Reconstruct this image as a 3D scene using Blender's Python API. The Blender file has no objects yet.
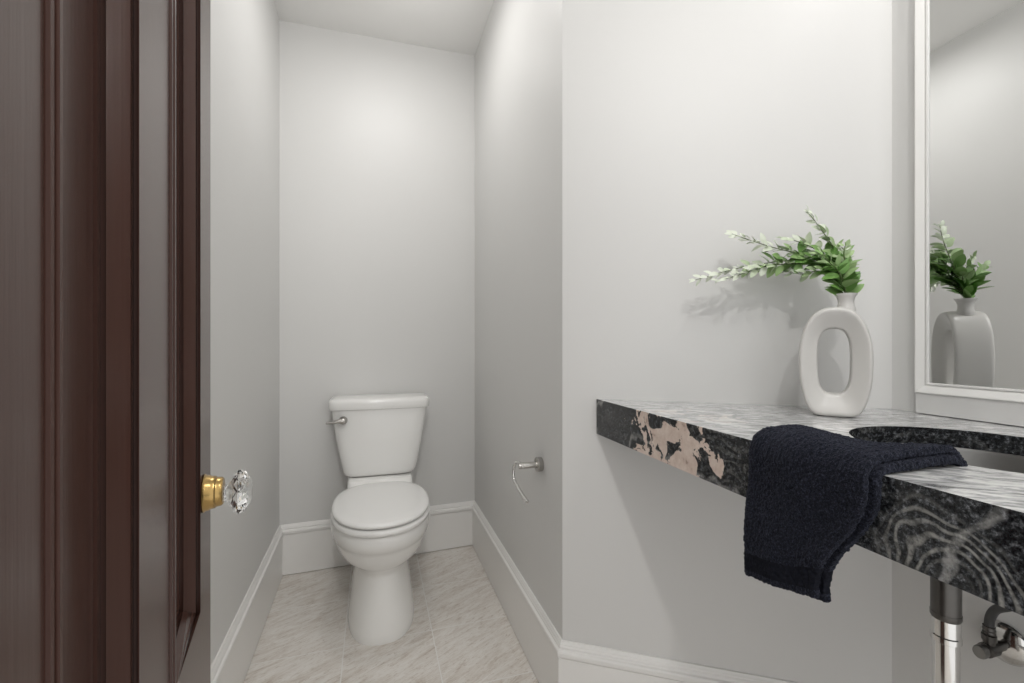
import bpy, bmesh, math, random
from mathutils import Vector, Matrix, noise

random.seed(4)
S = bpy.context.scene
COL = S.collection

# ------------------------------------------------------------------ camera
CAM_H = 1.04
cam_d = bpy.data.cameras.new('camera')
cam_d.sensor_width = 36.0
cam_d.lens = 446.0 / 1024.0 * 36.0
cam_d.clip_start = 0.01
cam = bpy.data.objects.new('camera', cam_d)
COL.objects.link(cam)
cam.location = (0, 0, CAM_H)
cam.rotation_euler = (math.pi / 2, 0, 0)
S.camera = cam

# ------------------------------------------------------------------ world, lamps, exposure
world = bpy.data.worlds.new('hall_light')
S.world = world
world.use_nodes = True
wbg = world.node_tree.nodes['Background']
wbg.inputs[0].default_value = (1.0, 0.995, 0.985, 1)
wbg.inputs[1].default_value = 0.90

def lamp(name, loc, power, radius, color=(1, 0.985, 0.965), aim=None, cone=None):
    l = bpy.data.lights.new(name, 'SPOT' if cone else 'POINT')
    l.energy = power
    l.shadow_soft_size = radius
    l.color = color
    if cone:
        l.spot_size = math.radians(cone)
        l.spot_blend = 1.0
    o = bpy.data.objects.new(name, l)
    o.location = loc
    if aim:
        o.rotation_euler = (Vector(aim) - Vector(loc)).to_track_quat('-Z', 'Y').to_euler()
    COL.objects.link(o)
    return o

lamp('vanity_downlight', (0.80, 0.48, 2.38), 9.0, 0.025, aim=(0.72, 0.56, 0), cone=165)
lamp('ceiling_lamp', (0.06, -0.14, 2.36), 7.5, 0.025)
lamp('hall_fill', (0.20, -0.60, 2.40), 19.0, 0.03)  # added fill from behind the camera, evens out the alcove light
al = bpy.data.lights.new('alcove_ceiling_light', 'AREA')
al.shape = 'DISK'; al.size = 0.22; al.energy = 3.0; al.color = (1, 0.985, 0.965)
ao = bpy.data.objects.new('alcove_ceiling_light', al); COL.objects.link(ao)
ao.location = (-0.40, 1.50, 2.44)
lamp('alcove_ceiling_fill', (-0.36, 1.76, 2.24), 0.7, 0.10)  # added point light without a fixture, lifts the alcove ceiling

S.view_settings.view_transform = 'Standard'
S.view_settings.look = 'None'
S.view_settings.exposure = 0.40
S.view_settings.gamma = 1.0
S.view_settings.use_curve_mapping = False
S.cycles.use_denoising = True
S.cycles.caustics_reflective = False
S.cycles.max_bounces = 12
S.cycles.transmission_bounces = 12
S.cycles.glossy_bounces = 6

# ------------------------------------------------------------------ node materials
def new_mat(name):
    m = bpy.data.materials.new(name)
    m.use_nodes = True
    nt = m.node_tree
    b = nt.nodes['Principled BSDF']
    return m, nt, b

def node(nt, typ, **kw):
    n = nt.nodes.new(typ)
    for k, v in kw.items():
        if hasattr(n, k):
            setattr(n, k, v)
        else:
            n.inputs[k.replace('_', ' ')].default_value = v
    return n

def ramp(nt, stops, interp='LINEAR'):
    r = nt.nodes.new('ShaderNodeValToRGB')
    r.color_ramp.interpolation = interp
    els = r.color_ramp.elements
    while len(els) < len(stops):
        els.new(0.5)
    for e, (p, c) in zip(els, stops):
        e.position = p
        e.color = (c[0], c[1], c[2], 1) if not isinstance(c, (int, float)) else (c, c, c, 1)
    return r

def mix(nt, fac, a, b, blend='MIX'):
    m = nt.nodes.new('ShaderNodeMix')
    m.data_type = 'RGBA'
    m.blend_type = blend
    for sock, val in ((0, fac), (6, a), (7, b)):
        if hasattr(val, 'is_linked') or hasattr(val, 'links'):
            nt.links.new(val, m.inputs[sock])
        elif sock == 0:
            m.inputs[0].default_value = val
        else:
            m.inputs[sock].default_value = (val[0], val[1], val[2], 1)
    return m.outputs[2]

def math_n(nt, op, a, b=None):
    m = nt.nodes.new('ShaderNodeMath')
    m.operation = op
    for i, v in enumerate((a, b)):
        if v is None:
            continue
        if hasattr(v, 'links'):
            nt.links.new(v, m.inputs[i])
        else:
            m.inputs[i].default_value = v
    return m.outputs[0]

def coords(nt, rot=(0, 0, 0), scale=(1, 1, 1), loc=(0, 0, 0)):
    t = nt.nodes.new('ShaderNodeTexCoord')
    mp = nt.nodes.new('ShaderNodeMapping')
    mp.inputs['Rotation'].default_value = rot
    mp.inputs['Scale'].default_value = scale
    mp.inputs['Location'].default_value = loc
    nt.links.new(t.outputs['Object'], mp.inputs[0])
    return mp.outputs[0]

def tex_noise(nt, vec, scale, detail=4, rough=0.55, dist=0.0):
    n = nt.nodes.new('ShaderNodeTexNoise')
    n.inputs['Scale'].default_value = scale
    n.inputs['Detail'].default_value = detail
    n.inputs['Roughness'].default_value = rough
    n.inputs['Distortion'].default_value = dist
    nt.links.new(vec, n.inputs['Vector'])
    return n

def add_bump(nt, b, height, strength, distance):
    bp = nt.nodes.new('ShaderNodeBump')
    bp.inputs['Strength'].default_value = strength
    bp.inputs['Distance'].default_value = distance
    nt.links.new(height, bp.inputs['Height'])
    nt.links.new(bp.outputs[0], b.inputs['Normal'])

def paint(name, col, rough=0.5, bump=0.03, spec=0.5, scale=260):
    m, nt, b = new_mat(name)
    v = coords(nt)
    n = tex_noise(nt, v, 3.0, 3)
    c = mix(nt, n.outputs[0], [x * 0.985 for x in col], [min(1, x * 1.015) for x in col])
    nt.links.new(c, b.inputs['Base Color'])
    b.inputs['Roughness'].default_value = rough
    b.inputs['Specular IOR Level'].default_value = spec
    if bump:
        add_bump(nt, b, tex_noise(nt, v, scale, 2).outputs[0], bump, 0.002)
    return m

def metal(name, col, rough, scratch=0.0):
    m, nt, b = new_mat(name)
    b.inputs['Metallic'].default_value = 1.0
    v = coords(nt)
    n = tex_noise(nt, v, 40, 3)
    c = mix(nt, n.outputs[0], [x * 0.93 for x in col], col)
    nt.links.new(c, b.inputs['Base Color'])
    b.inputs['Roughness'].default_value = rough
    if scratch:
        add_bump(nt, b, tex_noise(nt, coords(nt, scale=(30, 30, 900)), 3, 2).outputs[0], scratch, 0.001)
    return m

M_WALL = paint('wall_paint', (0.68, 0.676, 0.664), 0.45, 0.05)
M_CEIL = paint('ceiling_paint', (0.82, 0.815, 0.80), 0.6, 0.04)
M_TRIM = paint('trim_paint', (0.83, 0.82, 0.80), 0.3, 0.02)
M_FRAME = paint('mirror_frame_paint', (0.80, 0.795, 0.775), 0.35, 0.02)
M_CERAMIC = paint('glazed_china', (0.84, 0.835, 0.815), 0.12, 0.0)
M_SEAT = paint('seat_plastic', (0.84, 0.835, 0.82), 0.2, 0.0)
M_VASE = paint('vase_glaze', (0.60, 0.588, 0.565), 0.28, 0.04, 0.5, 60)
M_CHROME = metal('chrome', (0.70, 0.695, 0.68), 0.12)
M_NICKEL = metal('brushed_nickel', (0.50, 0.485, 0.46), 0.24)
M_STEEL = metal('satin_steel', (0.26, 0.258, 0.25), 0.38)
M_DARKMETAL = metal('dark_bronze_metal', (0.12, 0.115, 0.11), 0.32, 0.25)
M_BRASS = metal('aged_brass', (0.46, 0.31, 0.12), 0.25)
M_HOSE = paint('dark_hose', (0.045, 0.045, 0.045), 0.4, 0.1)

M_MIRROR, nt, b = new_mat('mirror_silver')
b.inputs['Metallic'].default_value = 1.0
n = tex_noise(nt, coords(nt), 2.0, 1)
nt.links.new(mix(nt, n.outputs[0], (0.86, 0.87, 0.865), (0.88, 0.885, 0.88)), b.inputs['Base Color'])
b.inputs['Roughness'].default_value = 0.015

M_GLASS, nt, b = new_mat('cut_crystal')
b.inputs['Base Color'].default_value = (0.97, 0.98, 0.98, 1)
b.inputs['Transmission Weight'].default_value = 1.0
b.inputs['IOR'].default_value = 1.52
n = tex_noise(nt, coords(nt), 60, 2)
rr = ramp(nt, [(0.3, 0.0), (0.7, 0.03)])
nt.links.new(n.outputs[0], rr.inputs[0])
nt.links.new(rr.outputs[0], b.inputs['Roughness'])

# dark brown gloss painted wood
M_DOOR, nt, b = new_mat('dark_brown_gloss_wood')
v = coords(nt, scale=(60, 60, 2.2))
n = tex_noise(nt, v, 4.0, 5)
nt.links.new(mix(nt, n.outputs[0], (0.060, 0.028, 0.021), (0.072, 0.035, 0.027)), b.inputs['Base Color'])
b.inputs['Roughness'].default_value = 0.24
b.inputs['Specular IOR Level'].default_value = 0.38
add_bump(nt, b, n.outputs[0], 0.05, 0.002)

# marble floor tiles
M_FLOOR, nt, b = new_mat('honed_marble_tiles')
TILE = 0.297
t = nt.nodes.new('ShaderNodeTexCoord')
sep = nt.nodes.new('ShaderNodeSeparateXYZ')
nt.links.new(t.outputs['Object'], sep.inputs[0])
def grout_axis(sock, off):
    q = math_n(nt, 'DIVIDE', math_n(nt, 'SUBTRACT', sock, off), TILE)
    idx = math_n(nt, 'FLOOR', q)
    fr = math_n(nt, 'FRACT', q)
    d = math_n(nt, 'ABSOLUTE', math_n(nt, 'SUBTRACT', fr, 0.5))
    return idx, math_n(nt, 'GREATER_THAN', d, 0.5 - 0.0016 / TILE)
ix, gx = grout_axis(sep.outputs[0], -0.0955)
iy, gy = grout_axis(sep.outputs[1], 1.62)
cmb = nt.nodes.new('ShaderNodeCombineXYZ')
nt.links.new(math_n(nt, 'MULTIPLY', ix, 7.31), cmb.inputs[0])
nt.links.new(math_n(nt, 'MULTIPLY', iy, 3.77), cmb.inputs[1])
nt.links.new(math_n(nt, 'ADD', math_n(nt, 'MULTIPLY', ix, 1.7), math_n(nt, 'MULTIPLY', iy, 2.9)), cmb.inputs[2])
va = nt.nodes.new('ShaderNodeVectorMath'); va.operation = 'ADD'
nt.links.new(t.outputs['Object'], va.inputs[0]); nt.links.new(cmb.outputs[0], va.inputs[1])
mp = nt.nodes.new('ShaderNodeMapping')
mp.vector_type = 'TEXTURE'
mp.inputs['Rotation'].default_value = (0, 0, math.radians(28))
mp.inputs['Scale'].default_value = (0.20, 0.042, 1)
nt.links.new(va.outputs[0], mp.inputs[0])
n1 = tex_noise(nt, mp.outputs[0], 1.3, 9, 0.68, 1.0)
r1 = ramp(nt, [(0.30, (0.54, 0.475, 0.415)), (0.42, (0.68, 0.635, 0.585)), (0.55, (0.76, 0.73, 0.69)), (0.75, (0.81, 0.785, 0.755))])
nt.links.new(n1.outputs[0], r1.inputs[0])
n2 = tex_noise(nt, mp.outputs[0], 7.0, 6, 0.7, 1.2)
r2 = ramp(nt, [(0.30, (0.36, 0.29, 0.23)), (0.42, (0.86, 0.82, 0.78)), (0.50, (1, 1, 1))])
nt.links.new(n2.outputs[0], r2.inputs[0])
stone = mix(nt, 0.65, r1.outputs[0], r2.outputs[0], 'MULTIPLY')
g = math_n(nt, 'MAXIMUM', gx, gy)
nt.links.new(mix(nt, g, stone, (0.80, 0.785, 0.76)), b.inputs['Base Color'])
b.inputs['Roughness'].default_value = 0.33

# swirled black granite with white veins and a pink inclusion
M_GRANITE, nt, b = new_mat('swirled_black_granite')
tc = nt.nodes.new('ShaderNodeTexCoord')
P = tc.outputs['Object']
nw = tex_noise(nt, P, 5.0, 3)
wv = nt.nodes.new('ShaderNodeVectorMath'); wv.operation = 'SCALE'; wv.inputs['Scale'].default_value = 0.30
nt.links.new(nw.outputs['Color'], wv.inputs[0])
wp = nt.nodes.new('ShaderNodeVectorMath'); wp.operation = 'ADD'
nt.links.new(P, wp.inputs[0]); nt.links.new(wv.outputs[0], wp.inputs[1])
speck = tex_noise(nt, P, 170, 6, 0.75)
rs = ramp(nt, [(0.40, (0.005, 0.005, 0.006)), (0.52, (0.022, 0.024, 0.026)), (0.62, (0.11, 0.115, 0.125)), (0.73, (0.34, 0.35, 0.37))])
nt.links.new(speck.outputs[0], rs.inputs[0])
# concentric looping bands
wa = nt.nodes.new('ShaderNodeTexWave')
wa.wave_type = 'BANDS'; wa.bands_direction = 'Z'
wa.inputs['Scale'].default_value = 11.0
wa.inputs['Distortion'].default_value = 5.0
wa.inputs['Detail'].default_value = 3.0
wa.inputs['Detail Scale'].default_value = 2.0
nt.links.new(wp.outputs[0], wa.inputs['Vector'])
rw = ramp(nt, [(0.0, 0.0), (0.62, 0.0), (0.74, 0.55), (0.80, 0.15), (0.88, 0.65), (0.93, 0.15), (1.0, 0.5)])
nt.links.new(wa.outputs[0], rw.inputs[0])
big = tex_noise(nt, P, 3.6, 2)
rb = ramp(nt, [(0.46, 0.0), (0.62, 1.0)])
nt.links.new(big.outputs[0], rb.inputs[0])
fine = tex_noise(nt, P, 95, 4, 0.7)
rf = ramp(nt, [(0.40, 0.0), (0.60, 1.0)])
nt.links.new(fine.outputs[0], rf.inputs[0])
vein = math_n(nt, 'MULTIPLY', math_n(nt, 'MULTIPLY', rw.outputs[0], rb.outputs[0]), rf.outputs[0])
c1 = mix(nt, vein, rs.outputs[0], (0.26, 0.26, 0.25))
# nested looping swirls
rd = nt.nodes.new('ShaderNodeVectorMath'); rd.operation = 'DISTANCE'
sw = tex_noise(nt, P, 17, 1.2, 0.4)
s1 = nt.nodes.new('ShaderNodeVectorMath'); s1.operation = 'SCALE'; s1.inputs['Scale'].default_value = 0.075
nt.links.new(sw.outputs['Color'], s1.inputs[0])
s2 = nt.nodes.new('ShaderNodeVectorMath'); s2.operation = 'ADD'
nt.links.new(P, s2.inputs[0]); nt.links.new(s1.outputs[0], s2.inputs[1])
nt.links.new(s2.outputs[0], rd.inputs[0]); rd.inputs[1].default_value = (0.4437 + 0.0375, 0.455 + 0.0375, 0.795 + 0.0375)
sn = math_n(nt, 'SINE', math_n(nt, 'MULTIPLY', rd.outputs['Value'], 6.2832 / 0.0105))
rl = ramp(nt, [(0.0, 0.0), (0.5, 0.03), (0.8, 0.7), (1.0, 1.0)])
nt.links.new(math_n(nt, 'ADD', math_n(nt, 'MULTIPLY', sn, 0.5), 0.5), rl.inputs[0])
rm = ramp(nt, [(0.0, 0.0), (0.022, 0.2), (0.034, 1.0), (0.062, 0.9), (0.080, 0.0)])
nt.links.new(rd.outputs['Value'], rm.inputs[0])
swirl = math_n(nt, 'MULTIPLY', math_n(nt, 'MULTIPLY', rl.outputs[0], rm.outputs[0]), math_n(nt, 'ADD', math_n(nt, 'MULTIPLY', rf.outputs[0], 0.7), 0.3))
c1 = mix(nt, swirl, c1, (0.30, 0.297, 0.28))
# thin crisp white threads
wb = nt.nodes.new('ShaderNodeTexWave')
wb.wave_type = 'BANDS'; wb.bands_direction = 'DIAGONAL'
wb.inputs['Scale'].default_value = 2.1
wb.inputs['Distortion'].default_value = 9.0
wb.inputs['Detail'].default_value = 4.0
wb.inputs['Detail Scale'].default_value = 1.6
nt.links.new(P, wb.inputs['Vector'])
rt = ramp(nt, [(0.975, 0.0), (0.995, 0.7), (1.0, 0.9)])
nt.links.new(wb.outputs[0], rt.inputs[0])
thr = math_n(nt, 'MULTIPLY', math_n(nt, 'MULTIPLY', rt.outputs[0], 0.55), math_n(nt, 'ADD', math_n(nt, 'MULTIPLY', rf.outputs[0], 0.7), 0.3))
c2 = mix(nt, thr, c1, (0.48, 0.475, 0.46))
# pink feldspar inclusion near the wall end
dv = nt.nodes.new('ShaderNodeVectorMath'); dv.operation = 'DISTANCE'
nt.links.new(P, dv.inputs[0]); dv.inputs[1].default_value = (0.305, 0.905, 0.842)
rp = ramp(nt, [(0.0, 0.57), (0.09, 0.51), (0.16, 0.42), (0.21, 0.0)])
nt.links.new(dv.outputs['Value'], rp.inputs[0])
pn = tex_noise(nt, coords(nt, rot=(0.5, 0, 0.2), scale=(1, 1, 1.3)), 15, 5, 0.62, 0.8)
pm = math_n(nt, 'GREATER_THAN', rp.outputs[0], pn.outputs[0])
pv = tex_noise(nt, P, 45, 5, 0.7)
rpk = ramp(nt, [(0.28, (0.30, 0.21, 0.175)), (0.40, (0.64, 0.51, 0.44)), (0.65, (0.76, 0.65, 0.58))])
nt.links.new(pv.outputs[0], rpk.inputs[0])
c3 = mix(nt, pm, c2, rpk.outputs[0])
nt.links.new(c3, b.inputs['Base Color'])
b.inputs['Roughness'].default_value = 0.09
b.inputs['Specular IOR Level'].default_value = 0.4

# upper face: reflection of the bright walls painted in as pale streaks
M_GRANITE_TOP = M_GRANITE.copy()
M_GRANITE_TOP.name = 'granite_top_painted_sheen'
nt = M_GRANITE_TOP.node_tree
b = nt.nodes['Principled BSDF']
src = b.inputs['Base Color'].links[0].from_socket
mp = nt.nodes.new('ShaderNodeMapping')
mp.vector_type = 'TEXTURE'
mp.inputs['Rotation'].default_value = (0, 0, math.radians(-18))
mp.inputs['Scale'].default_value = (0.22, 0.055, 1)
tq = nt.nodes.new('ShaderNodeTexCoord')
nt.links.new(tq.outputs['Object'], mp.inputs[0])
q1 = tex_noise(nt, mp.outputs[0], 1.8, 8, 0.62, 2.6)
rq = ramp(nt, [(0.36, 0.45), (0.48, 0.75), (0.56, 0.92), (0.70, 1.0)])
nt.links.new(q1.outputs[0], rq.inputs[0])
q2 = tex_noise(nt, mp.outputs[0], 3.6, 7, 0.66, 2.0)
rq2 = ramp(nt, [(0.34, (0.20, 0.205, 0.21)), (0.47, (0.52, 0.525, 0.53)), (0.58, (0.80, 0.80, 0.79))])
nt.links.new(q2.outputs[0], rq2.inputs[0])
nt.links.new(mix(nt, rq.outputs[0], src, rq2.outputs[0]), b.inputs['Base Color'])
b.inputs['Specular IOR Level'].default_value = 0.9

# navy terry cloth
M_TOWEL, nt, b = new_mat('navy_terry_cloth')
n = tex_noise(nt, coords(nt), 420, 3, 0.7)
r = ramp(nt, [(0.38, (0.0015, 0.0018, 0.0035)), (0.55, (0.0065, 0.0075, 0.014)), (0.70, (0.045, 0.048, 0.072))])
nt.links.new(n.outputs[0], r.inputs[0])
nt.links.new(r.outputs[0], b.inputs['Base Color'])
b.inputs['Roughness'].default_value = 0.95
b.inputs['Specular IOR Level'].default_value = 0.15
b.inputs['Sheen Weight'].default_value = 0.12
b.inputs['Sheen Roughness'].default_value = 0.5
b.inputs['Sheen Tint'].default_value = (0.55, 0.6, 0.8, 1)
add_bump(nt, b, n.outputs[0], 0.9, 0.004)
M_HEM, nt, b = new_mat('navy_woven_band')
n = tex_noise(nt, coords(nt, scale=(1, 1, 6)), 160, 3)
nt.links.new(mix(nt, n.outputs[0], (0.002, 0.0025, 0.005), (0.010, 0.011, 0.018)), b.inputs['Base Color'])
b.inputs['Roughness'].default_value = 0.85
b.inputs['Specular IOR Level'].default_value = 0.15

# leaves: tint attribute runs from deep green to the pale new growth
M_LEAF, nt, b = new_mat('leaf_green')
at = nt.nodes.new('ShaderNodeAttribute'); at.attribute_name = 'tint'
r = ramp(nt, [(0.0, (0.06, 0.18, 0.025)), (0.3, (0.16, 0.34, 0.07)), (0.6, (0.36, 0.50, 0.24)), (1.0, (0.72, 0.76, 0.66))])
nt.links.new(at.outputs['Fac'], r.inputs[0])
n = tex_noise(nt, coords(nt), 70, 2)
nt.links.new(mix(nt, n.outputs[0], r.outputs[0], mix(nt, 0.15, r.outputs[0], (0.45, 0.55, 0.3))), b.inputs['Base Color'])
b.inputs['Roughness'].default_value = 0.42
b.inputs['Subsurface Weight'].default_value = 0.0
M_STEM = paint('stem_green', (0.10, 0.14, 0.05), 0.5, 0)

# ------------------------------------------------------------------ mesh helpers
def link_bm(name, bm, mat, parent=None, sharp=35, smooth=True, mats=None):
    bmesh.ops.recalc_face_normals(bm, faces=bm.faces)
    me = bpy.data.meshes.new(name)
    bm.to_mesh(me); bm.free()
    if smooth:
        for p in me.polygons:
            p.use_smooth = True
        me.set_sharp_from_angle(angle=math.radians(sharp))
    for m_ in (mats or [mat]):
        me.materials.append(m_)
    o = bpy.data.objects.new(name, me)
    COL.objects.link(o)
    if parent:
        o.parent = parent
    return o

def empty(name, loc, rz=0.0):
    o = bpy.data.objects.new(name, None)
    o.empty_display_size = 0.05
    o.location = loc
    o.rotation_euler = (0, 0, rz)
    COL.objects.link(o)
    return o

def tag(o, label=None, cat=None, group=None, kind=None):
    if label: o['label'] = label
    if cat: o['category'] = cat
    if group: o['group'] = group
    if kind: o['kind'] = kind
    return o

def struct(name, bm, mat, **kw):
    return tag(link_bm(name, bm, mat, **kw), kind='structure')

def ring_faces(bm, ra, rb, closed=True):
    n = len(ra)
    for i in range(n if closed else n - 1):
        j = (i + 1) % n
        bm.faces.new((ra[i], ra[j], rb[j], rb[i]))

def loft(bm, sections, cap=True):
    rings = [[bm.verts.new(p) for p in s] for s in sections]
    for a, c in zip(rings, rings[1:]):
        ring_faces(bm, a, c)
    if cap:
        bm.faces.new(rings[0]); bm.faces.new(rings[-1])
    return rings

def box(bm, x0, x1, y0, y1, z0, z1):
    q = [(x0, y0), (x1, y0), (x1, y1), (x0, y1)]
    loft(bm, [[(x, y, z0) for x, y in q], [(x, y, z1) for x, y in q]])

def prism(bm, pts, z0, z1):
    loft(bm, [[(x, y, z0) for x, y in pts], [(x, y, z1) for x, y in pts]])

def lathe(bm, prof, seg=32, origin=(0, 0, 0), axis=(0, 0, 1), cap=True, twist=0.0):
    A = Vector(axis).normalized()
    U = A.orthogonal().normalized(); W = A.cross(U)
    O = Vector(origin)
    secs = []
    for (r, h) in prof:
        secs.append([O + A * h + (U * math.cos(2 * math.pi * k / seg + twist) + W * math.sin(2 * math.pi * k / seg + twist)) * max(r, 1e-5) for k in range(seg)])
    loft(bm, secs, cap)

def catmull(pts, sub=6):
    P_ = [Vector(p) for p in pts]
    out = []
    for i in range(len(P_) - 1):
        p0 = P_[max(i - 1, 0)]; p1 = P_[i]; p2 = P_[i + 1]; p3 = P_[min(i + 2, len(P_) - 1)]
        for k in range(sub):
            t_ = k / sub
            out.append(0.5 * ((2 * p1) + (p2 - p0) * t_ + (2 * p0 - 5 * p1 + 4 * p2 - p3) * t_ ** 2 + (3 * p1 - p0 - 3 * p2 + p3) * t_ ** 3))
    out.append(P_[-1])
    return out

def tube(bm, pts, rad, seg=12):
    n_ = len(pts)
    rads = rad if isinstance(rad, (list, tuple)) else [rad] * n_
    prevU = None
    secs = []
    for i, p in enumerate(pts):
        d = (Vector(pts[min(i + 1, n_ - 1)]) - Vector(pts[max(i - 1, 0)])).normalized()
        U = d.orthogonal().normalized() if prevU is None else (prevU - d * prevU.dot(d)).normalized()
        prevU = U
        W = d.cross(U)
        secs.append([Vector(p) + (U * math.cos(2 * math.pi * k / seg) + W * math.sin(2 * math.pi * k / seg)) * rads[i] for k in range(seg)])
    loft(bm, secs)

def superell(cx, cy, a, b_, n_, z, seg=48):
    out = []
    for k in range(seg):
        th = 2 * math.pi * k / seg
        c, s = math.cos(th), math.sin(th)
        out.append((cx + a * math.copysign(abs(c) ** (2 / n_), c), cy + b_ * math.copysign(abs(s) ** (2 / n_), s), z))
    return out

def bevel_mod(o, w, seg=2):
    m_ = o.modifiers.new('bevel', 'BEVEL')
    m_.width = w; m_.segments = seg; m_.limit_method = 'ANGLE'
    return m_

def smoothstep(a, c, x):
    t_ = min(1, max(0, (x - a) / (c - a)))
    return t_ * t_ * (3 - 2 * t_)

# ------------------------------------------------------------------ room shell
V2 = Vector
wall_pts = [V2((-0.30, -0.30)), V2((-1.035, 1.985)), V2((-0.192, 2.294)), V2((0.1382, 1.2234)), V2((0.868, 1.0188)), V2((1.243, -0.25))]
seg_names = ['left', 'back', 'right', 'vanity', 'mirror']
seg_n = []
for p, q in zip(wall_pts, wall_pts[1:]):
    d = (q - p).normalized()
    seg_n.append(V2((d.y, -d.x)))          # the room lies right of the walk
def miter(i):
    if i == 0: return seg_n[0]
    if i == len(wall_pts) - 1: return seg_n[-1]
    a, c = seg_n[i - 1], seg_n[i]
    return (a + c) / (1 + a.dot(c))
MIT = [miter(i) for i in range(len(wall_pts))]

for k, nm in enumerate(seg_names):
    p, q = wall_pts[k], wall_pts[k + 1]
    bm = bmesh.new()
    prism(bm, [p, q, q - MIT[k + 1] * 0.1, p - MIT[k] * 0.1], -0.05, 2.75)
    struct('wall_' + nm, bm, M_WALL, smooth=False)

BASE_PROF = [(0.0, 0.2225), (0.0042, 0.2222), (0.0055, 0.2185), (0.0085, 0.2150), (0.0088, 0.2118), (0.0112, 0.2085),
             (0.0112, 0.2060), (0.0098, 0.2035), (0.0108, 0.2010), (0.0165, 0.1990), (0.0182, 0.1955), (0.0182, 0.1875),
             (0.0170, 0.1835), (0.0125, 0.1834), (0.0120, 0.1814), (0.0150, 0.1808), (0.0150, 0.0032)]
for k, nm in enumerate(seg_names):
    bm = bmesh.new()
    ends = []
    for i in (k, k + 1):
        ring = [V2((*(wall_pts[i] + MIT[i] * o_), z_)) for o_, z_ in BASE_PROF] + [V2((*wall_pts[i], 0.0032))]
        ends.append(ring)
    loft(bm, ends)
    struct('baseboard_' + nm, bm, M_TRIM, sharp=25)

RZ = math.atan2(0.297, 0.955)
bm = bmesh.new()
box(bm, -0.75, 1.35, -0.55, 2.45, -0.06, 0.0)
fl = struct('floor', bm, M_FLOOR, smooth=False)
fl.rotation_euler = (0, 0, RZ)

bm = bmesh.new()
def cz(x): return 2.470 + 0.046 * (x + 1.035)
rc = [(-1.25, -0.35), (1.45, -0.35), (1.45, 2.5), (-1.25, 2.5)]
loft(bm, [[(x, y, cz(x)) for x, y in rc], [(x, y, cz(x) + 0.08) for x, y in rc]])
struct('ceiling', bm, M_CEIL, smooth=False)

# ------------------------------------------------------------------ door leaf
DOOR_AT = (-0.386, 0.571, 0.0)
door_rz = math.atan2(-0.894, 0.447)
# (inset, height on the lock side of a panel, height on its hinge side)
PANEL_PROF = [(0.0, 0.0, 0.0), (0.0, -0.0006, -0.0006), (-0.006, -0.0006, -0.0006), (-0.006, -0.0042, -0.0042), (0.0006, -0.0042, -0.0042),
              (0.0012, -0.0044, 0.0016), (0.0034, -0.0062, 0.0020), (0.0040, -0.0068, -0.0010), (0.0052, -0.0078, -0.0010), (0.0056, -0.0082, 0.0030),
              (0.0078, -0.0102, 0.0032), (0.0116, -0.0139, -0.0060), (0.0092, -0.0142, -0.0142), (0.0092, -0.0172, -0.0172), (0.0122, -0.0172, -0.0172),
              (0.0140, -0.0174, -0.0174), (0.0142, -0.0192, -0.0192), (0.0155, -0.0194, -0.0194), (0.0157, -0.0210, -0.0210), (0.0240, -0.0210, -0.0210)]
def door_leaf():
    bm = bmesh.new()
    U0, U1, Z0, Z1 = 0.0, 0.545, 0.012, 2.03
    us = [(0.072, 0.2194), (0.3037, 0.434)]
    zs = [(0.22, 0.52), (0.7325, 1.90)]
    ucut = [U0, 0.072, 0.2194, 0.3037, 0.434, U1]
    zcut = [Z0, 0.22, 0.52, 0.7325, 1.90, Z1]
    def quad(p): bm.faces.new([bm.verts.new(v_) for v_ in p])
    for i in range(5):
        for j in range(5):
            a0, a1, b0, b1 = ucut[i], ucut[i + 1], zcut[j], zcut[j + 1]
            for side in (0, 1):
                f = (lambda y: y) if side == 0 else (lambda y: -0.040 - y)
                if (a0, a1) in us and (b0, b1) in zs:
                    prev = None
                    for (q, h, hn) in PANEL_PROF:
                        ring = [bm.verts.new((a0 + q, f(h), b0 + q)), bm.verts.new((a1 - q, f(hn), b0 + q)),
                                bm.verts.new((a1 - q, f(hn), b1 - q)), bm.verts.new((a0 + q, f(h), b1 - q))]
                        if prev: ring_faces(bm, prev, ring)
                        prev = ring
                    bm.faces.new(prev)
                else:
                    quad([(a0, f(0), b0), (a1, f(0), b0), (a1, f(0), b1), (a0, f(0), b1)])
    for (pa, pb) in (((U0, Z0), (U1, Z0)), ((U1, Z0), (U1, Z1)), ((U1, Z1), (U0, Z1)), ((U0, Z1), (U0, Z0))):
        quad([(pa[0], 0, pa[1]), (pb[0], 0, pb[1]), (pb[0], -0.04, pb[1]), (pa[0], -0.04, pa[1])])
    bmesh.ops.remove_doubles(bm, verts=bm.verts, dist=1e-6)
    return bm
door = struct('door_1', door_leaf(), M_DOOR, sharp=20)
door.location = DOOR_AT
door.rotation_euler = (0, 0, door_rz)
tag(door, 'dark brown gloss panelled door standing open at the left', 'door')

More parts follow.
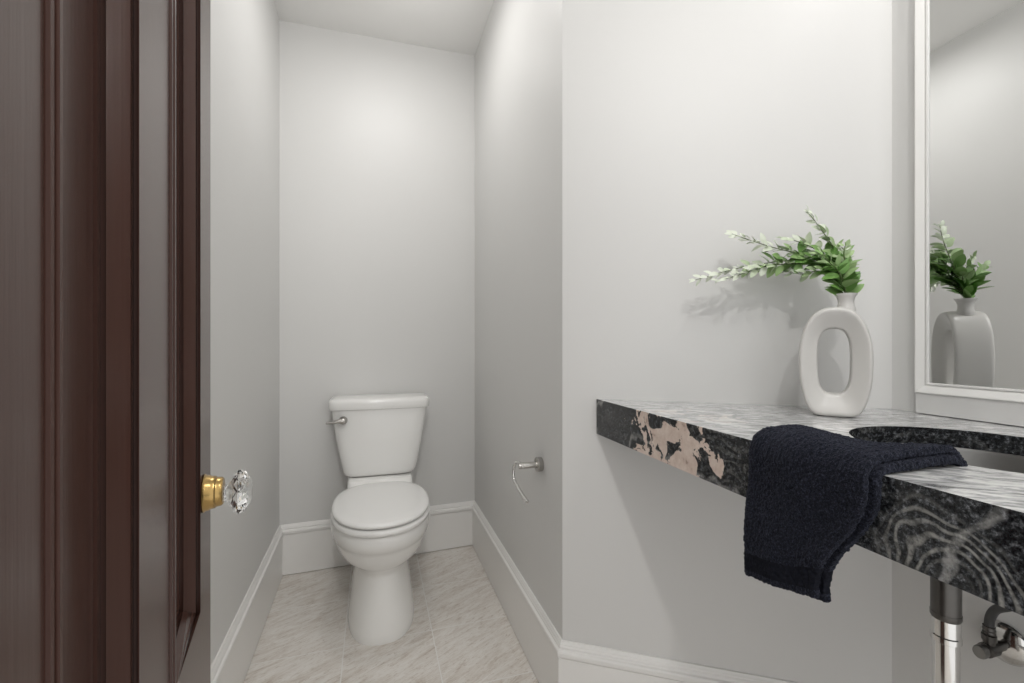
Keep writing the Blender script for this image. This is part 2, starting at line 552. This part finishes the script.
KU, KZ = 0.052, 0.8615
bm = bmesh.new()
lathe(bm, [(0.0215, 0.0), (0.0222, 0.0012), (0.0212, 0.0022), (0.0205, 0.003), (0.0200, 0.0065), (0.0190, 0.0078), (0.0186, 0.0120), (0.0172, 0.0132), (0.0166, 0.0182), (0.0150, 0.0200), (0.010, 0.0204)], 40, (KU, 0.0, KZ), (0, 1, 0))
sh = link_bm('knob_shank', bm, M_BRASS, door)
sh['label'] = 'brass stepped shank of the door knob'
bm = bmesh.new()
KN = 10
kr = []
for q, (r_, h_) in enumerate([(0.0088, 0.0205), (0.0106, 0.0220), (0.0098, 0.0236), (0.0150, 0.0268), (0.0235, 0.0318), (0.0272, 0.0362), (0.0238, 0.0420), (0.0165, 0.0470), (0.0095, 0.0495)]):
    tw_ = (q % 2) * math.pi / KN
    kr.append([bm.verts.new((KU + r_ * math.cos(2 * math.pi * k / KN + tw_), h_, KZ - 0.0032 + r_ * math.sin(2 * math.pi * k / KN + tw_))) for k in range(KN)])
for q, (ra, rb) in enumerate(zip(kr, kr[1:])):
    for k in range(KN):
        k1 = (k + 1) % KN
        if q % 2 == 0:
            bm.faces.new((ra[k], ra[k1], rb[k])); bm.faces.new((ra[k1], rb[k1], rb[k]))
        else:
            bm.faces.new((ra[k], rb[k1], rb[k])); bm.faces.new((ra[k], ra[k1], rb[k1]))
bm.faces.new(kr[0]); bm.faces.new(kr[-1])
kb = link_bm('knob', bm, M_GLASS, door, smooth=False)
kb['label'] = 'clear faceted crystal door knob'

# ------------------------------------------------------------------ toilet
toilet = empty('toilet', (-0.632, 2.1345, 0.0), RZ)
tag(toilet, 'white two-piece toilet with closed lid at the end of the alcove', 'toilet')
# local: x to the right, -y out from the back wall
def egg(yb, yf, hw, z, seg=56, n_back=2.6, n_front=2.15, split=0.47):
    yc = yb + (yf - yb) * split
    out = []
    for k in range(seg):
        th = 2 * math.pi * k / seg
        c, s = math.cos(th), math.sin(th)
        nn = n_front if s < 0 else n_back
        L = (yf - yc) if s < 0 else (yc - yb)
        out.append((hw * math.copysign(abs(c) ** (2 / nn), c), -yc + L * math.copysign(abs(s) ** (2 / nn), s), z))
    return out
bm = bmesh.new()
loft(bm, [egg(0.20, 0.634, 0.121, 0.0, n_front=2.5), egg(0.20, 0.636, 0.1225, 0.010, n_front=2.5), egg(0.195, 0.632, 0.120, 0.03, n_front=2.5), egg(0.19, 0.622, 0.113, 0.09, n_front=2.4),
          egg(0.18, 0.612, 0.104, 0.16), egg(0.175, 0.608, 0.1015, 0.215), egg(0.165, 0.612, 0.108, 0.236), egg(0.16, 0.626, 0.132, 0.250),
          egg(0.15, 0.646, 0.153, 0.268), egg(0.145, 0.663, 0.164, 0.293), egg(0.14, 0.676, 0.170, 0.318), egg(0.14, 0.682, 0.1722, 0.333),
          egg(0.14, 0.693, 0.1790, 0.340), egg(0.14, 0.699, 0.1820, 0.362), egg(0.14, 0.702, 0.1830, 0.386), egg(0.145, 0.698, 0.179, 0.3950), egg(0.16, 0.68, 0.160, 0.3970)])
link_bm('bowl', bm, M_CERAMIC, toilet, sharp=50)
bm = bmesh.new()      # trapway flank and the deck that carries the tank
loft(bm, [superell(0, -0.20, 0.095, 0.13, 3, 0.0), superell(0, -0.19, 0.095, 0.14, 3, 0.08), superell(0, -0.18, 0.11, 0.15, 3, 0.20), superell(0, -0.16, 0.125, 0.14, 4, 0.30),
          superell(0, -0.145, 0.137, 0.135, 7, 0.36), superell(0, -0.140, 0.137, 0.130, 9, 0.42), superell(0, -0.132, 0.133, 0.115, 9, 0.446), superell(0, -0.13, 0.130, 0.105, 9, 0.450)])
link_bm('pedestal_deck', bm, M_CERAMIC, toilet, sharp=50)
bm = bmesh.new()
def tk(hw, yb, yf, z, n_=6.0):
    return superell(0, -(yb + yf) / 2, hw, (yf - yb) / 2, n_, z, 64)
loft(bm, [tk(0.128, 0.035, 0.180, 0.4525), tk(0.142, 0.028, 0.190, 0.4555), tk(0.151, 0.024, 0.196, 0.464), tk(0.157, 0.022, 0.199, 0.478),
          tk(0.166, 0.020, 0.201, 0.52), tk(0.179, 0.018, 0.203, 0.59), tk(0.191, 0.016, 0.205, 0.66), tk(0.199, 0.015, 0.206, 0.71), tk(0.203, 0.015, 0.206, 0.746)])
link_bm('tank', bm, M_CERAMIC, toilet, sharp=60)
bm = bmesh.new()
loft(bm, [tk(0.205, 0.014, 0.207, 0.7455), tk(0.2125, 0.010, 0.214, 0.7475), tk(0.2145, 0.008, 0.216, 0.757), tk(0.2145, 0.008, 0.216, 0.776), tk(0.2125, 0.010, 0.214, 0.784), tk(0.205, 0.018, 0.205, 0.790), tk(0.185, 0.036, 0.185, 0.793), tk(0.10, 0.08, 0.14, 0.794)])
link_bm('tank_lid', bm, M_CERAMIC, toilet, sharp=60)
bm = bmesh.new()
loft(bm, [egg(0.232, 0.704, 0.173, 0.3985), egg(0.228, 0.709, 0.178, 0.4010), egg(0.227, 0.711, 0.1795, 0.409), egg(0.228, 0.709, 0.178, 0.4170), egg(0.234, 0.702, 0.172, 0.4200)])
link_bm('seat', bm, M_SEAT, toilet, sharp=60)
bm = bmesh.new()
loft(bm, [egg(0.239, 0.700, 0.169, 0.4240), egg(0.236, 0.706, 0.1745, 0.4265), egg(0.235, 0.708, 0.176, 0.4325), egg(0.237, 0.705, 0.1735, 0.4380), egg(0.246, 0.692, 0.1635, 0.4415), egg(0.26, 0.66, 0.14, 0.4437), egg(0.33, 0.58, 0.08, 0.4447)])
link_bm('seat_lid', bm, M_SEAT, toilet, sharp=60)
for sx in (-0.075, 0.075):
    bm = bmesh.new()
    loft(bm, [superell(sx, -0.232, 0.024, 0.013, 3, z_, 24) for z_ in (0.404, 0.438)] + [superell(sx, -0.232, 0.019, 0.009, 3, 0.4425, 24)])
    link_bm('hinge', bm, M_SEAT, toilet, sharp=50)
lev = None
bm = bmesh.new()
lx, lz, ly = -0.152, 0.705, -0.205
lathe(bm, [(0.0165, -0.003), (0.0175, 0.003), (0.0165, 0.008), (0.012, 0.012), (0.0105, 0.020), (0.0125, 0.024), (0.0125, 0.031), (0.008, 0.0345)], 28, (lx, ly, lz), (0, -1, 0))
hp = catmull([(lx + 0.004, ly - 0.0275, lz), (lx - 0.02, ly - 0.029, lz + 0.001), (lx - 0.042, ly - 0.030, lz - 0.003), (lx - 0.066, ly - 0.030, lz - 0.004)], 6)
tube(bm, hp, [0.0105 - 0.0062 * i / (len(hp) - 1) for i in range(len(hp))], 14)
o = link_bm('flush_lever', bm, M_NICKEL, toilet, sharp=50)
o['label'] = 'brushed nickel flush lever'

# ------------------------------------------------------------------ toilet paper holder on the right alcove wall
dr = (wall_pts[3] - wall_pts[2]).normalized(); nr = seg_n[2]
hp0 = wall_pts[2] + dr * 0.960
holder = empty('toilet_paper_holder', (hp0.x, hp0.y, 0.6617), math.atan2(dr.y, dr.x))
tag(holder, 'empty brushed nickel toilet paper holder with a hanging hook arm on the alcove wall', 'toilet paper holder')
# local x runs along the wall towards the camera, -y leaves the wall
bm = bmesh.new()
lathe(bm, [(0.0215, 0.0), (0.0220, 0.001), (0.0220, 0.015), (0.0205, 0.0165), (0.011, 0.0165)], 36, (0, 0, 0), (0, -1, 0))
link_bm('rosette', bm, M_NICKEL, holder)
bm = bmesh.new()
lathe(bm, [(0.0095, 0.014), (0.0095, 0.070), (0.0085, 0.0735), (0.003, 0.0745)], 24, (0, 0, 0), (0, -1, 0))
lathe(bm, [(0.0045, -0.012), (0.0045, 0.012), (0.003, 0.0145)], 16, (0, -0.064, 0), (1, 0, 0))
link_bm('arm', bm, M_NICKEL, holder)
bm = bmesh.new()
hk = catmull([(0.0, -0.064, 0.0), (-0.028, -0.065, 0.003), (-0.050, -0.068, -0.004), (-0.060, -0.072, -0.030), (-0.048, -0.074, -0.054), (-0.010, -0.074, -0.066), (0.040, -0.073, -0.078), (0.072, -0.072, -0.083)], 8)
tube(bm, hk, 0.0054, 12)
lathe(bm, [(0.001, -0.004), (0.0052, -0.003), (0.0055, 0.002), (0.003, 0.0055)], 14, hk[-1], hk[-1] - hk[-2])
link_bm('hook', bm, M_CHROME, holder)

# ------------------------------------------------------------------ granite vanity top
CT, CB, SLAB = 0.886, 0.793, 0.030
E0 = V2((0.3737, 0.700)); ED = V2((0.2822, -0.9593)).normalized(); EN = V2((-ED.y, ED.x))   # along the front edge, and towards the mirror
SINK = V2((0.690, 0.645))
TIP = V2((0.2265, 1.1945)); TIPW = V2((0.2305, 1.1965))
FRONT_END = TIP + ED * 1.42
MIRW = wall_pts[4]; MD = (wall_pts[5] - wall_pts[4]).normalized(); MN = seg_n[4]
def rim(k, seg, grow=0.0):
    th = 2 * math.pi * k / seg
    return SINK + ED * (0.168 + grow) * math.cos(th) + EN * (0.150 + grow) * math.sin(th)
bm = bmesh.new()
outer = [TIP + V2((0.0, 0.0)), FRONT_END, MIRW + MD * ((FRONT_END - MIRW).dot(MD)), MIRW + (V2((0, 0))), wall_pts[3] + (wall_pts[4] - wall_pts[3]) * 0.122]
SEG = 72
def ring_edges(pts, z):
    vs = [bm.verts.new((p.x, p.y, z)) for p in pts]
    es = [bm.edges.new((vs[i], vs[(i + 1) % len(vs)])) for i in range(len(vs))]
    return vs, es
for z in (CT, CT - SLAB):
    vo, eo = ring_edges(outer, z)
    vi, ei = ring_edges([rim(k, SEG) for k in range(SEG)], z)
    bmesh.ops.triangle_fill(bm, use_beauty=True, edges=eo + ei)
    if z == CT: top = (vo, vi)
    else:
        ring_faces(bm, top[0], vo); ring_faces(bm, top[1], vi)
a0 = TIP; a1 = FRONT_END
prism(bm, [a0, a1, a1 + EN * 0.03, a0 + EN * 0.03 + ED * 0.012], CB, CT - SLAB)
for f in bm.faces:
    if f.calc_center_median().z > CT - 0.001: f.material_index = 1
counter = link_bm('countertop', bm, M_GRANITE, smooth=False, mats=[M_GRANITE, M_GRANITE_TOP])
tag(counter, 'thick polished black granite vanity top with white swirls and a pink patch', 'countertop')

# sink bowl hung under the cut-out
bm = bmesh.new()
secs = []
for (gr, z) in ((0.022, CT - SLAB - 0.0005), (0.022, CT - SLAB - 0.010), (0.004, CT - SLAB - 0.0105), (-0.002, CT - SLAB - 0.05), (-0.018, CT - SLAB - 0.10), (-0.05, CT - SLAB - 0.130), (-0.10, CT - SLAB - 0.140), (-0.128, CT - SLAB - 0.141)):
    secs.append([(*rim(k, 64, gr), z) for k in range(64)])
for (gr, z) in ((-0.128, CT - SLAB - 0.134), (-0.10, CT - SLAB - 0.133), (-0.056, CT - SLAB - 0.124), (-0.026, CT - SLAB - 0.097), (-0.010, CT - SLAB - 0.05), (-0.004, CT - SLAB - 0.008), (-0.002, CT - SLAB - 0.0005)):
    secs.append([(*rim(k, 64, gr), z) for k in range(64)])
rings = [[bm.verts.new(p) for p in s] for s in secs]
for a, c in zip(rings, rings[1:]): ring_faces(bm, a, c)
ring_faces(bm, rings[-1], rings[0])
sink = link_bm('sink_basin', bm, M_STEEL, sharp=50)
tag(sink, 'grey metal oval basin sunk under the opening in the granite top', 'sink')

# drain pipe below the basin
DX, DY = 0.642, 0.660
pipe = empty('drain_pipe', (DX, DY, 0.35))
tag(pipe, 'chrome drain pipe with a dark collar under the granite vanity top', 'pipe')
bm = bmesh.new()
lathe(bm, [(0.0165, 0.7145 - 0.35), (0.0172, 0.712 - 0.35), (0.0172, 0.640 - 0.35), (0.0178, 0.640 - 0.35), (0.0178, 0.634 - 0.35), (0.0165, 0.631 - 0.35), (0.013, 0.631 - 0.35)], 40)
o = link_bm('collar', bm, M_DARKMETAL, pipe); o['label'] = 'dark bronze collar'
bm = bmesh.new()
bend = [(0, 0, 0.625 - 0.35)] + [(0, 0, 0.25), (0, 0, 0.10)] + [(0.045 * (1 - math.cos(a_)) * 0.96, 0.045 * (1 - math.cos(a_)) * 0.28, 0.06 - 0.045 * math.sin(a_)) for a_ in [math.pi * k / 10 for k in range(0, 11)]] + [(0.0864, 0.0252, 0.085)] + [(0.13, 0.038, 0.118), (0.22, 0.064, 0.12), (0.278, 0.081, 0.12)]
tube(bm, [V2(p) for p in bend], 0.0152, 28)
o = link_bm('tube', bm, M_CHROME, pipe, sharp=60)
bm = bmesh.new()
lathe(bm, [(0.0152, 0.2475), (0.0174, 0.249), (0.0174, 0.2565), (0.0163, 0.2580), (0.0163, 0.2815)], 40)
link_bm('slip_nut', bm, M_CHROME, pipe)

# stop valve on the mirror wall
vp = MIRW + MD * 0.193
valve = empty('stop_valve', (vp.x, vp.y, 0.4770), math.atan2(MD.y, MD.x))
tag(valve, 'metal water stop valve with round wall plate beside the drain pipe', 'valve')
# local x along the wall to the camera, -y out of the wall
bm = bmesh.new()
lathe(bm, [(0.036, 0.0005), (0.0365, 0.002), (0.033, 0.006), (0.020, 0.010), (0.012, 0.013)], 40, (0, 0, 0), (0, -1, 0))
link_bm('wall_plate', bm, M_CHROME, valve)
bm = bmesh.new()
lathe(bm, [(0.0085, 0.008), (0.0085, 0.034), (0.0125, 0.036), (0.0125, 0.058), (0.008, 0.060), (0.008, 0.064)], 24, (0, 0, -0.003), (0, -1, 0))
lathe(bm, [(0.0085, 0.0), (0.0085, 0.016), (0.0105, 0.017), (0.0105, 0.027), (0.0085, 0.028), (0.0095, 0.031), (0.0085, 0.034), (0.0095, 0.037), (0.0085, 0.040), (0.009, 0.043)], 6 * 4, (0, -0.047, -0.003), (0, 0, 1))
link_bm('valve_body', bm, M_DARKMETAL, valve)
bm = bmesh.new()
secs = []
for (s_, h_) in ((0.55, 0.062), (0.95, 0.063), (1.0, 0.066), (1.0, 0.072), (0.9, 0.0755), (0.5, 0.076)):
    secs.append([(0.0155 * s_ * math.cos(2 * math.pi * k / 28) * 0.68, -h_, -0.003 + 0.0120 * s_ * math.sin(2 * math.pi * k / 28)) for k in range(28)])
loft(bm, secs)
link_bm('handle', bm, M_STEEL, valve)
bm = bmesh.new()
tube(bm, catmull([(0, -0.047, 0.038), (0.002, -0.047, 0.058), (0.012, -0.050, 0.078), (0.034, -0.055, 0.097), (0.07, -0.06, 0.135), (0.10, -0.07, 0.24), (0.11, -0.075, 0.36)], 8), 0.0072, 14)
o = link_bm('supply_hose', bm, M_HOSE, valve, sharp=60); o['label'] = 'dark flexible supply hose'

# ------------------------------------------------------------------ framed mirror standing on the vanity top
MS, MW, MZ0, MZ1 = 0.0573, 0.66, 0.9305, 2.08
mp_ = MIRW + MD * MS
mirror = empty('mirror', (mp_.x, mp_.y, CT), math.atan2(MD.y, MD.x))
tag(mirror, 'large white framed wall mirror above the granite vanity top', 'mirror')
def rect_sweep(bm, prof, x0, x1, z0, z1, fill=False):
    prev = None; first = None
    for (q, h) in prof:
        ring = [bm.verts.new((x0 + q, -h, z0 + q)), bm.verts.new((x1 - q, -h, z0 + q)), bm.verts.new((x1 - q, -h, z1 - q)), bm.verts.new((x0 + q, -h, z1 - q))]
        if prev: ring_faces(bm, prev, ring)
        first = first or ring
        prev = ring
    return first, prev
bm = bmesh.new()
a, c = rect_sweep(bm, [(0.0, 0.0), (0.0, 0.0205), (0.0012, 0.022), (0.003, 0.022), (0.0165, 0.0168), (0.0170, 0.0150), (0.0185, 0.0150), (0.0190, 0.0178), (0.0222, 0.0178), (0.0230, 0.0160), (0.0232, 0.0)], 0, MW, MZ0 - CT, MZ1 - CT)
ring_faces(bm, a, c)
link_bm('frame', bm, M_FRAME, mirror, sharp=20)
bm = bmesh.new()
box(bm, 0.0225, MW - 0.0225, -0.0145, -0.0105, MZ0 - CT + 0.0225, MZ1 - CT - 0.0225)
link_bm('mirror_glass', bm, M_MIRROR, mirror, smooth=False)
bm = bmesh.new()
box(bm, 0.0012, MW - 0.0012, -0.0185, -0.0005, 0.0018, MZ0 - CT)
o = link_bm('bottom_rail', bm, M_WALL, mirror, smooth=False)

# ------------------------------------------------------------------ open ring vase
VB = V2((0.673, 0.932))
vase = empty('vase', (VB.x, VB.y, CT), math.radians(-33))
tag(vase, 'matte off-white ceramic vase with a tall oval hole through its body', 'vase')
bm = bmesh.new()
NA, NC = 96, 64
T2 = 0.035
rings = []
for i in range(NA):
    th = 2 * math.pi * i / NA
    c, s = math.cos(th), math.sin(th)
    n_o = 2.45 if s > 0 else 4.8
    H2 = 0.1125
    oz = H2 + H2 * math.copysign(abs(s) ** (2 / n_o), s)
    wz = 0.0625 * (1 - 0.16 * smoothstep(0.10, 0.0, oz)) * (1 - 0.03 * smoothstep(0.12, 0.2, oz))
    ox = wz * math.copysign(abs(c) ** (2 / n_o), c)
    iz = 0.113 + 0.067 * math.copysign(abs(s) ** (2 / 3.0), s)
    ix_ = -0.001 + 0.0280 * math.copysign(abs(c) ** (2 / 3.0), c)
    O = V2((ox, oz)); I = V2((ix_, iz))
    mid = (O + I) / 2; half = (O - I) / 2
    ring = []
    for k in range(NC):
        ph = 2 * math.pi * k / NC
        cc, ss = math.cos(ph), math.sin(ph)
        e = math.copysign(abs(cc) ** (2 / 6.5), cc); f = math.copysign(abs(ss) ** (2 / 6.5), ss)
        p = mid + half * e
        ring.append(bm.verts.new((p.x, T2 * f * (0.60 + 0.40 * smoothstep(-1.0, 0.9, e)), p.y)))
    rings.append(ring)
for i in range(NA):
    ring_faces(bm, rings[i], rings[(i + 1) % NA])
link_bm('body', bm, M_VASE, vase, sharp=70)
bm = bmesh.new()
NX = 0.020
lathe(bm, [(0.013, 0.206), (0.0172, 0.2195), (0.0152, 0.2245), (0.0138, 0.231), (0.0138, 0.238), (0.0162, 0.246), (0.0195, 0.2512), (0.0191, 0.2527), (0.0168, 0.2520), (0.0118, 0.243), (0.0112, 0.228), (0.010, 0.215)], 40, (NX, 0, 0))
link_bm('neck', bm, M_VASE, vase, sharp=60)

# ------------------------------------------------------------------ leafy sprigs in the vase
def at_px(x, y, d):
    return V2(((x - 512) / 446 * d, d, CAM_H - (y - 341.5) / 446 * d))
neck_w = vase.matrix_basis @ V2((NX, 0, 0.240))
def leaf(bm, tint, base, direction, up, L, W, tv, rnd):
    D = direction.normalized()
    N = (up - D * up.dot(D)).normalized()
    Sd = D.cross(N)
    bend = rnd.uniform(0.10, 0.30)
    fold = rnd.uniform(0.10, 0.28)
    rows = []
    for t_ in (0.0, 0.12, 0.3, 0.52, 0.74, 0.9, 1.0):
        w = W * math.sin(math.pi * min(1, t_ ** 0.82)) ** 0.75 if 0 < t_ < 1 else 0.0
        w = max(w, 0.0004)
        cpt = base + D * (L * t_) - N * (bend * L * t_ * t_)
        rows.append([cpt + Sd * (-w / 2) + N * fold * w * 0.5, cpt, cpt + Sd * (w / 2) + N * fold * w * 0.5])
    vr = [[bm.verts.new(p) for p in r_] for r_ in rows]
    for r_ in vr:
        for v_ in r_: v_[tint] = tv
    for a, c in zip(vr, vr[1:]):
        for j in range(2):
            bm.faces.new((a[j], a[j + 1], c[j + 1], c[j]))

def sprig(name, label, pts, pairs, L0, seed, pale=0.55, start=0.12):
    pairs = round(pairs * 1.9)
    rnd = random.Random(seed)
    root = empty(name, neck_w)
    tag(root, label, 'plant sprig', 'leafy sprigs in the vase')
    path = catmull([V2(p) - neck_w for p in pts], 10)
    bm = bmesh.new()
    n_ = len(path)
    tube(bm, path, [0.0019 - 0.0012 * i / (n_ - 1) for i in range(n_)], 8)
    link_bm('stem', bm, M_STEM, root, sharp=80)
    bm = bmesh.new()
    tint = bm.verts.layers.float.new('tint')
    lens = [0.0]
    for a, c in zip(path, path[1:]): lens.append(lens[-1] + (c - a).length)
    for k in range(pairs):
        f = start + (1 - start) * (k / (pairs - 1))
        target = f * lens[-1]
        i = max(j for j in range(n_) if lens[j] <= target + 1e-9)
        i = min(i, n_ - 2)
        p = path[i].lerp(path[i + 1], (target - lens[i]) / max(1e-6, lens[i + 1] - lens[i]))
        d = (path[i + 1] - path[i]).normalized()
        size = 1.36 * L0 * (1.0 - 0.55 * max(0, f - 0.35) / 0.65) * rnd.uniform(0.85, 1.12)
        roll = rnd.uniform(0, math.pi) if k % 2 else rnd.uniform(-0.6, 0.6)
        U = d.cross(V2((0, 0, 1)))
        if U.length < 0.2: U = V2((1, 0, 0))
        U.normalize(); W_ = d.cross(U)
        for sgn in (-1, 1):
            ang = roll + (0 if sgn > 0 else math.pi)
            out = U * math.cos(ang) + W_ * math.sin(ang)
            spread = 0.9 if f < 0.85 else 0.45
            tv = min(1, max(0, pale * smoothstep(0.35, 1.0, f) * 1.6 + rnd.uniform(0.08, 0.5)))
            dirv = (d * rnd.uniform(0.5, 0.9) + out * spread + V2((rnd.uniform(-.2, .2), rnd.uniform(-.2, .2), rnd.uniform(-0.05, .3))))
            upv = V2((rnd.uniform(-.5, .3), rnd.uniform(-1.1, -0.2), rnd.uniform(0.5, 1.0)))
            leaf(bm, tint, p + out * 0.002, dirv, upv, size, size * rnd.uniform(0.54, 0.68), tv, rnd)
    leaf(bm, tint, path[-1] - (path[-1] - path[-2]) * 0.5, path[-1] - path[-2], V2((0, -0.5, 1)), L0 * 0.4, L0 * 0.22, min(1, pale * 1.7), rnd)
    o = link_bm('foliage', bm, M_LEAF, root, sharp=80)
    return root

nd = neck_w
base_pts = [nd + V2((0, 0, -0.02)), nd + V2((0, 0, 0.012))]
sprig('leafy_sprig', 'longest leafy sprig reaching far left out of the vase to a pale tip', base_pts + [at_px(836, 272, 0.955), at_px(812, 260, 0.99), at_px(775, 262, 1.01), at_px(735, 269, 1.035), at_px(695, 280, 1.055)], 13, 0.029, 1, 0.6, 0.2)
sprig('leafy_sprig', 'leafy sprig slanting up left to a nearly white tip above the longest sprig', base_pts + [at_px(832, 268, 0.95), at_px(806, 256, 0.985), at_px(768, 246, 1.01), at_px(732, 234, 1.03)], 12, 0.028, 2, 0.65, 0.3)
sprig('leafy_sprig', 'tallest leafy sprig rising above the vase to a small pale tip', base_pts + [at_px(842, 268, 0.935), at_px(833, 247, 0.95), at_px(820, 228, 0.965), at_px(808, 212, 0.975)], 10, 0.029, 3, 0.5, 0.25)
sprig('leafy_sprig', 'leafy sprig arching left between the tallest sprig and the white-tipped one', base_pts + [at_px(838, 268, 0.94), at_px(820, 252, 0.965), at_px(802, 243, 0.985), at_px(784, 238, 1.0)], 9, 0.031, 4, 0.45, 0.25)
sprig('leafy_sprig', 'low drooping leafy sprig hanging left just above the vase neck', base_pts + [at_px(833, 274, 0.945), at_px(818, 271, 0.965), at_px(802, 274, 0.985), at_px(788, 272, 1.0)], 8, 0.026, 5, 0.4, 0.25)
sprig('leafy_sprig', 'short upright leafy sprig at the right above the vase neck', base_pts + [at_px(847, 270, 0.925), at_px(844, 256, 0.918), at_px(845, 246, 0.91)], 7, 0.026, 6, 0.35, 0.25)
sprig('leafy_sprig', 'bushy bright green sprig in front right over the vase rim', base_pts + [at_px(840, 274, 0.915), at_px(831, 264, 0.91), at_px(820, 254, 0.905)], 7, 0.030, 7, 0.15, 0.2)
sprig('leafy_sprig', 'side sprig below the longest one with pale curled tip leaves', base_pts + [at_px(834, 274, 0.95), at_px(808, 264, 0.985), at_px(768, 266, 1.00), at_px(742, 274, 1.02), at_px(718, 281, 1.035)], 11, 0.025, 8, 0.55, 0.45)

# ------------------------------------------------------------------ towel over the counter edge
def towel():
    TH = 0.0085                      # one layer
    NU, NV = 56, 90
    def path(v, wu):
        # returns inward distance, height, normal (inward, z) ; v in metres from the far end
        far = 0.085 + 0.075 * smoothstep(0.62, 1.0, wu)
        flat = far - 0.004
        R = 0.010
        arc = R * math.pi / 2
        if v < flat:
            x = far - v
            z = 0.0
            z -= 0.030 * smoothstep(0.122, 0.165, x)
            return x, CT + z, 0.0, 1.0
        v -= flat
        if v < arc:
            a_ = v / R
            return 0.004 - R * math.sin(a_), CT - R + R * math.cos(a_), -math.sin(a_), math.cos(a_)
        v -= arc
        return 0.004 - R - 0.010 * smoothstep(0, 0.12, v) * (1 - 0.6 * wu), CT - R - v, -1.0, 0.0
    bm = bmesh.new()
    # U-shaped fold across the width: upper layer right -> left, around, lower layer left -> right
    prof = []
    for k in range(NU + 1):
        prof.append((1 - k / NU, 1))
    for k in range(1, 8):
        a_ = math.pi * k / 8
        prof.append((-0.035 * math.sin(a_), math.cos(a_)))
    for k in range(NU + 1):
        prof.append((k / NU * 1.045, -1))
    total = 0.085 + 0.016 + 0.178
    grid = []
    for j in range(NV + 1):
        row = []
        for (wu, lay) in prof:
            w = min(1, max(0, wu))
            far = 0.085 + 0.075 * smoothstep(0.62, 1.0, w)
            drop = 0.180 - 0.022 * w + (0.0 if lay > 0 else 0.004)
            tot = far - 0.004 + 0.0157 + drop
            v = tot * j / NV
            x, z, nx, nz = path(v, w)
            hang = max(0.0, CT - 0.005 - z) if x < 0.02 else 0.0
            width = 0.190 - 0.052 * smoothstep(0.0, 0.17, hang)
            along = 0.034 * (1 - wu) + wu * width + 0.004 * math.sin(hang * 40) * w
            off = 0.0115 + 0.0055 * lay
            off += 0.006 * (noise.noise(V2((along * 9, v * 9, 3.0))) + 0.3)
            off += 0.010 * smoothstep(0.35, 0.0, abs(w - 0.42)) * smoothstep(0.02, 0.09, v) * (1 if lay > 0 else 0.3) * (1 - 0.6 * smoothstep(0.0, 0.1, hang))
            off *= 0.65 + 0.35 * smoothstep(0.0, 0.03, v)
            p2 = E0 + ED * along + EN * (x + nx * off)
            row.append(bm.verts.new((p2.x, p2.y, z + nz * off)))
        grid.append(row)
    for j in range(NV):
        for k in range(len(prof) - 1):
            f = bm.faces.new((grid[j][k], grid[j][k + 1], grid[j + 1][k + 1], grid[j + 1][k]))
            if 0.875 < (j + 0.5) / NV < 0.965:
                f.material_index = 1
    return bm
bm = towel()
tw = link_bm('towel', bm, M_TOWEL, mats=[M_TOWEL, M_HEM], sharp=180)
tag(tw, 'folded navy blue terry towel draped over the granite counter edge', 'towel')
md = tw.modifiers.new('thick', 'SOLIDIFY'); md.thickness = 0.010; md.offset = 0.0
md = tw.modifiers.new('soft', 'SUBSURF'); md.levels = 2; md.render_levels = 2
tx = bpy.data.textures.new('terry_loops', 'CLOUDS'); tx.noise_scale = 0.0042; tx.noise_depth = 1
md = tw.modifiers.new('loops', 'DISPLACE'); md.texture = tx; md.strength = 0.0042; md.mid_level = 0.5; md.texture_coords = 'LOCAL'
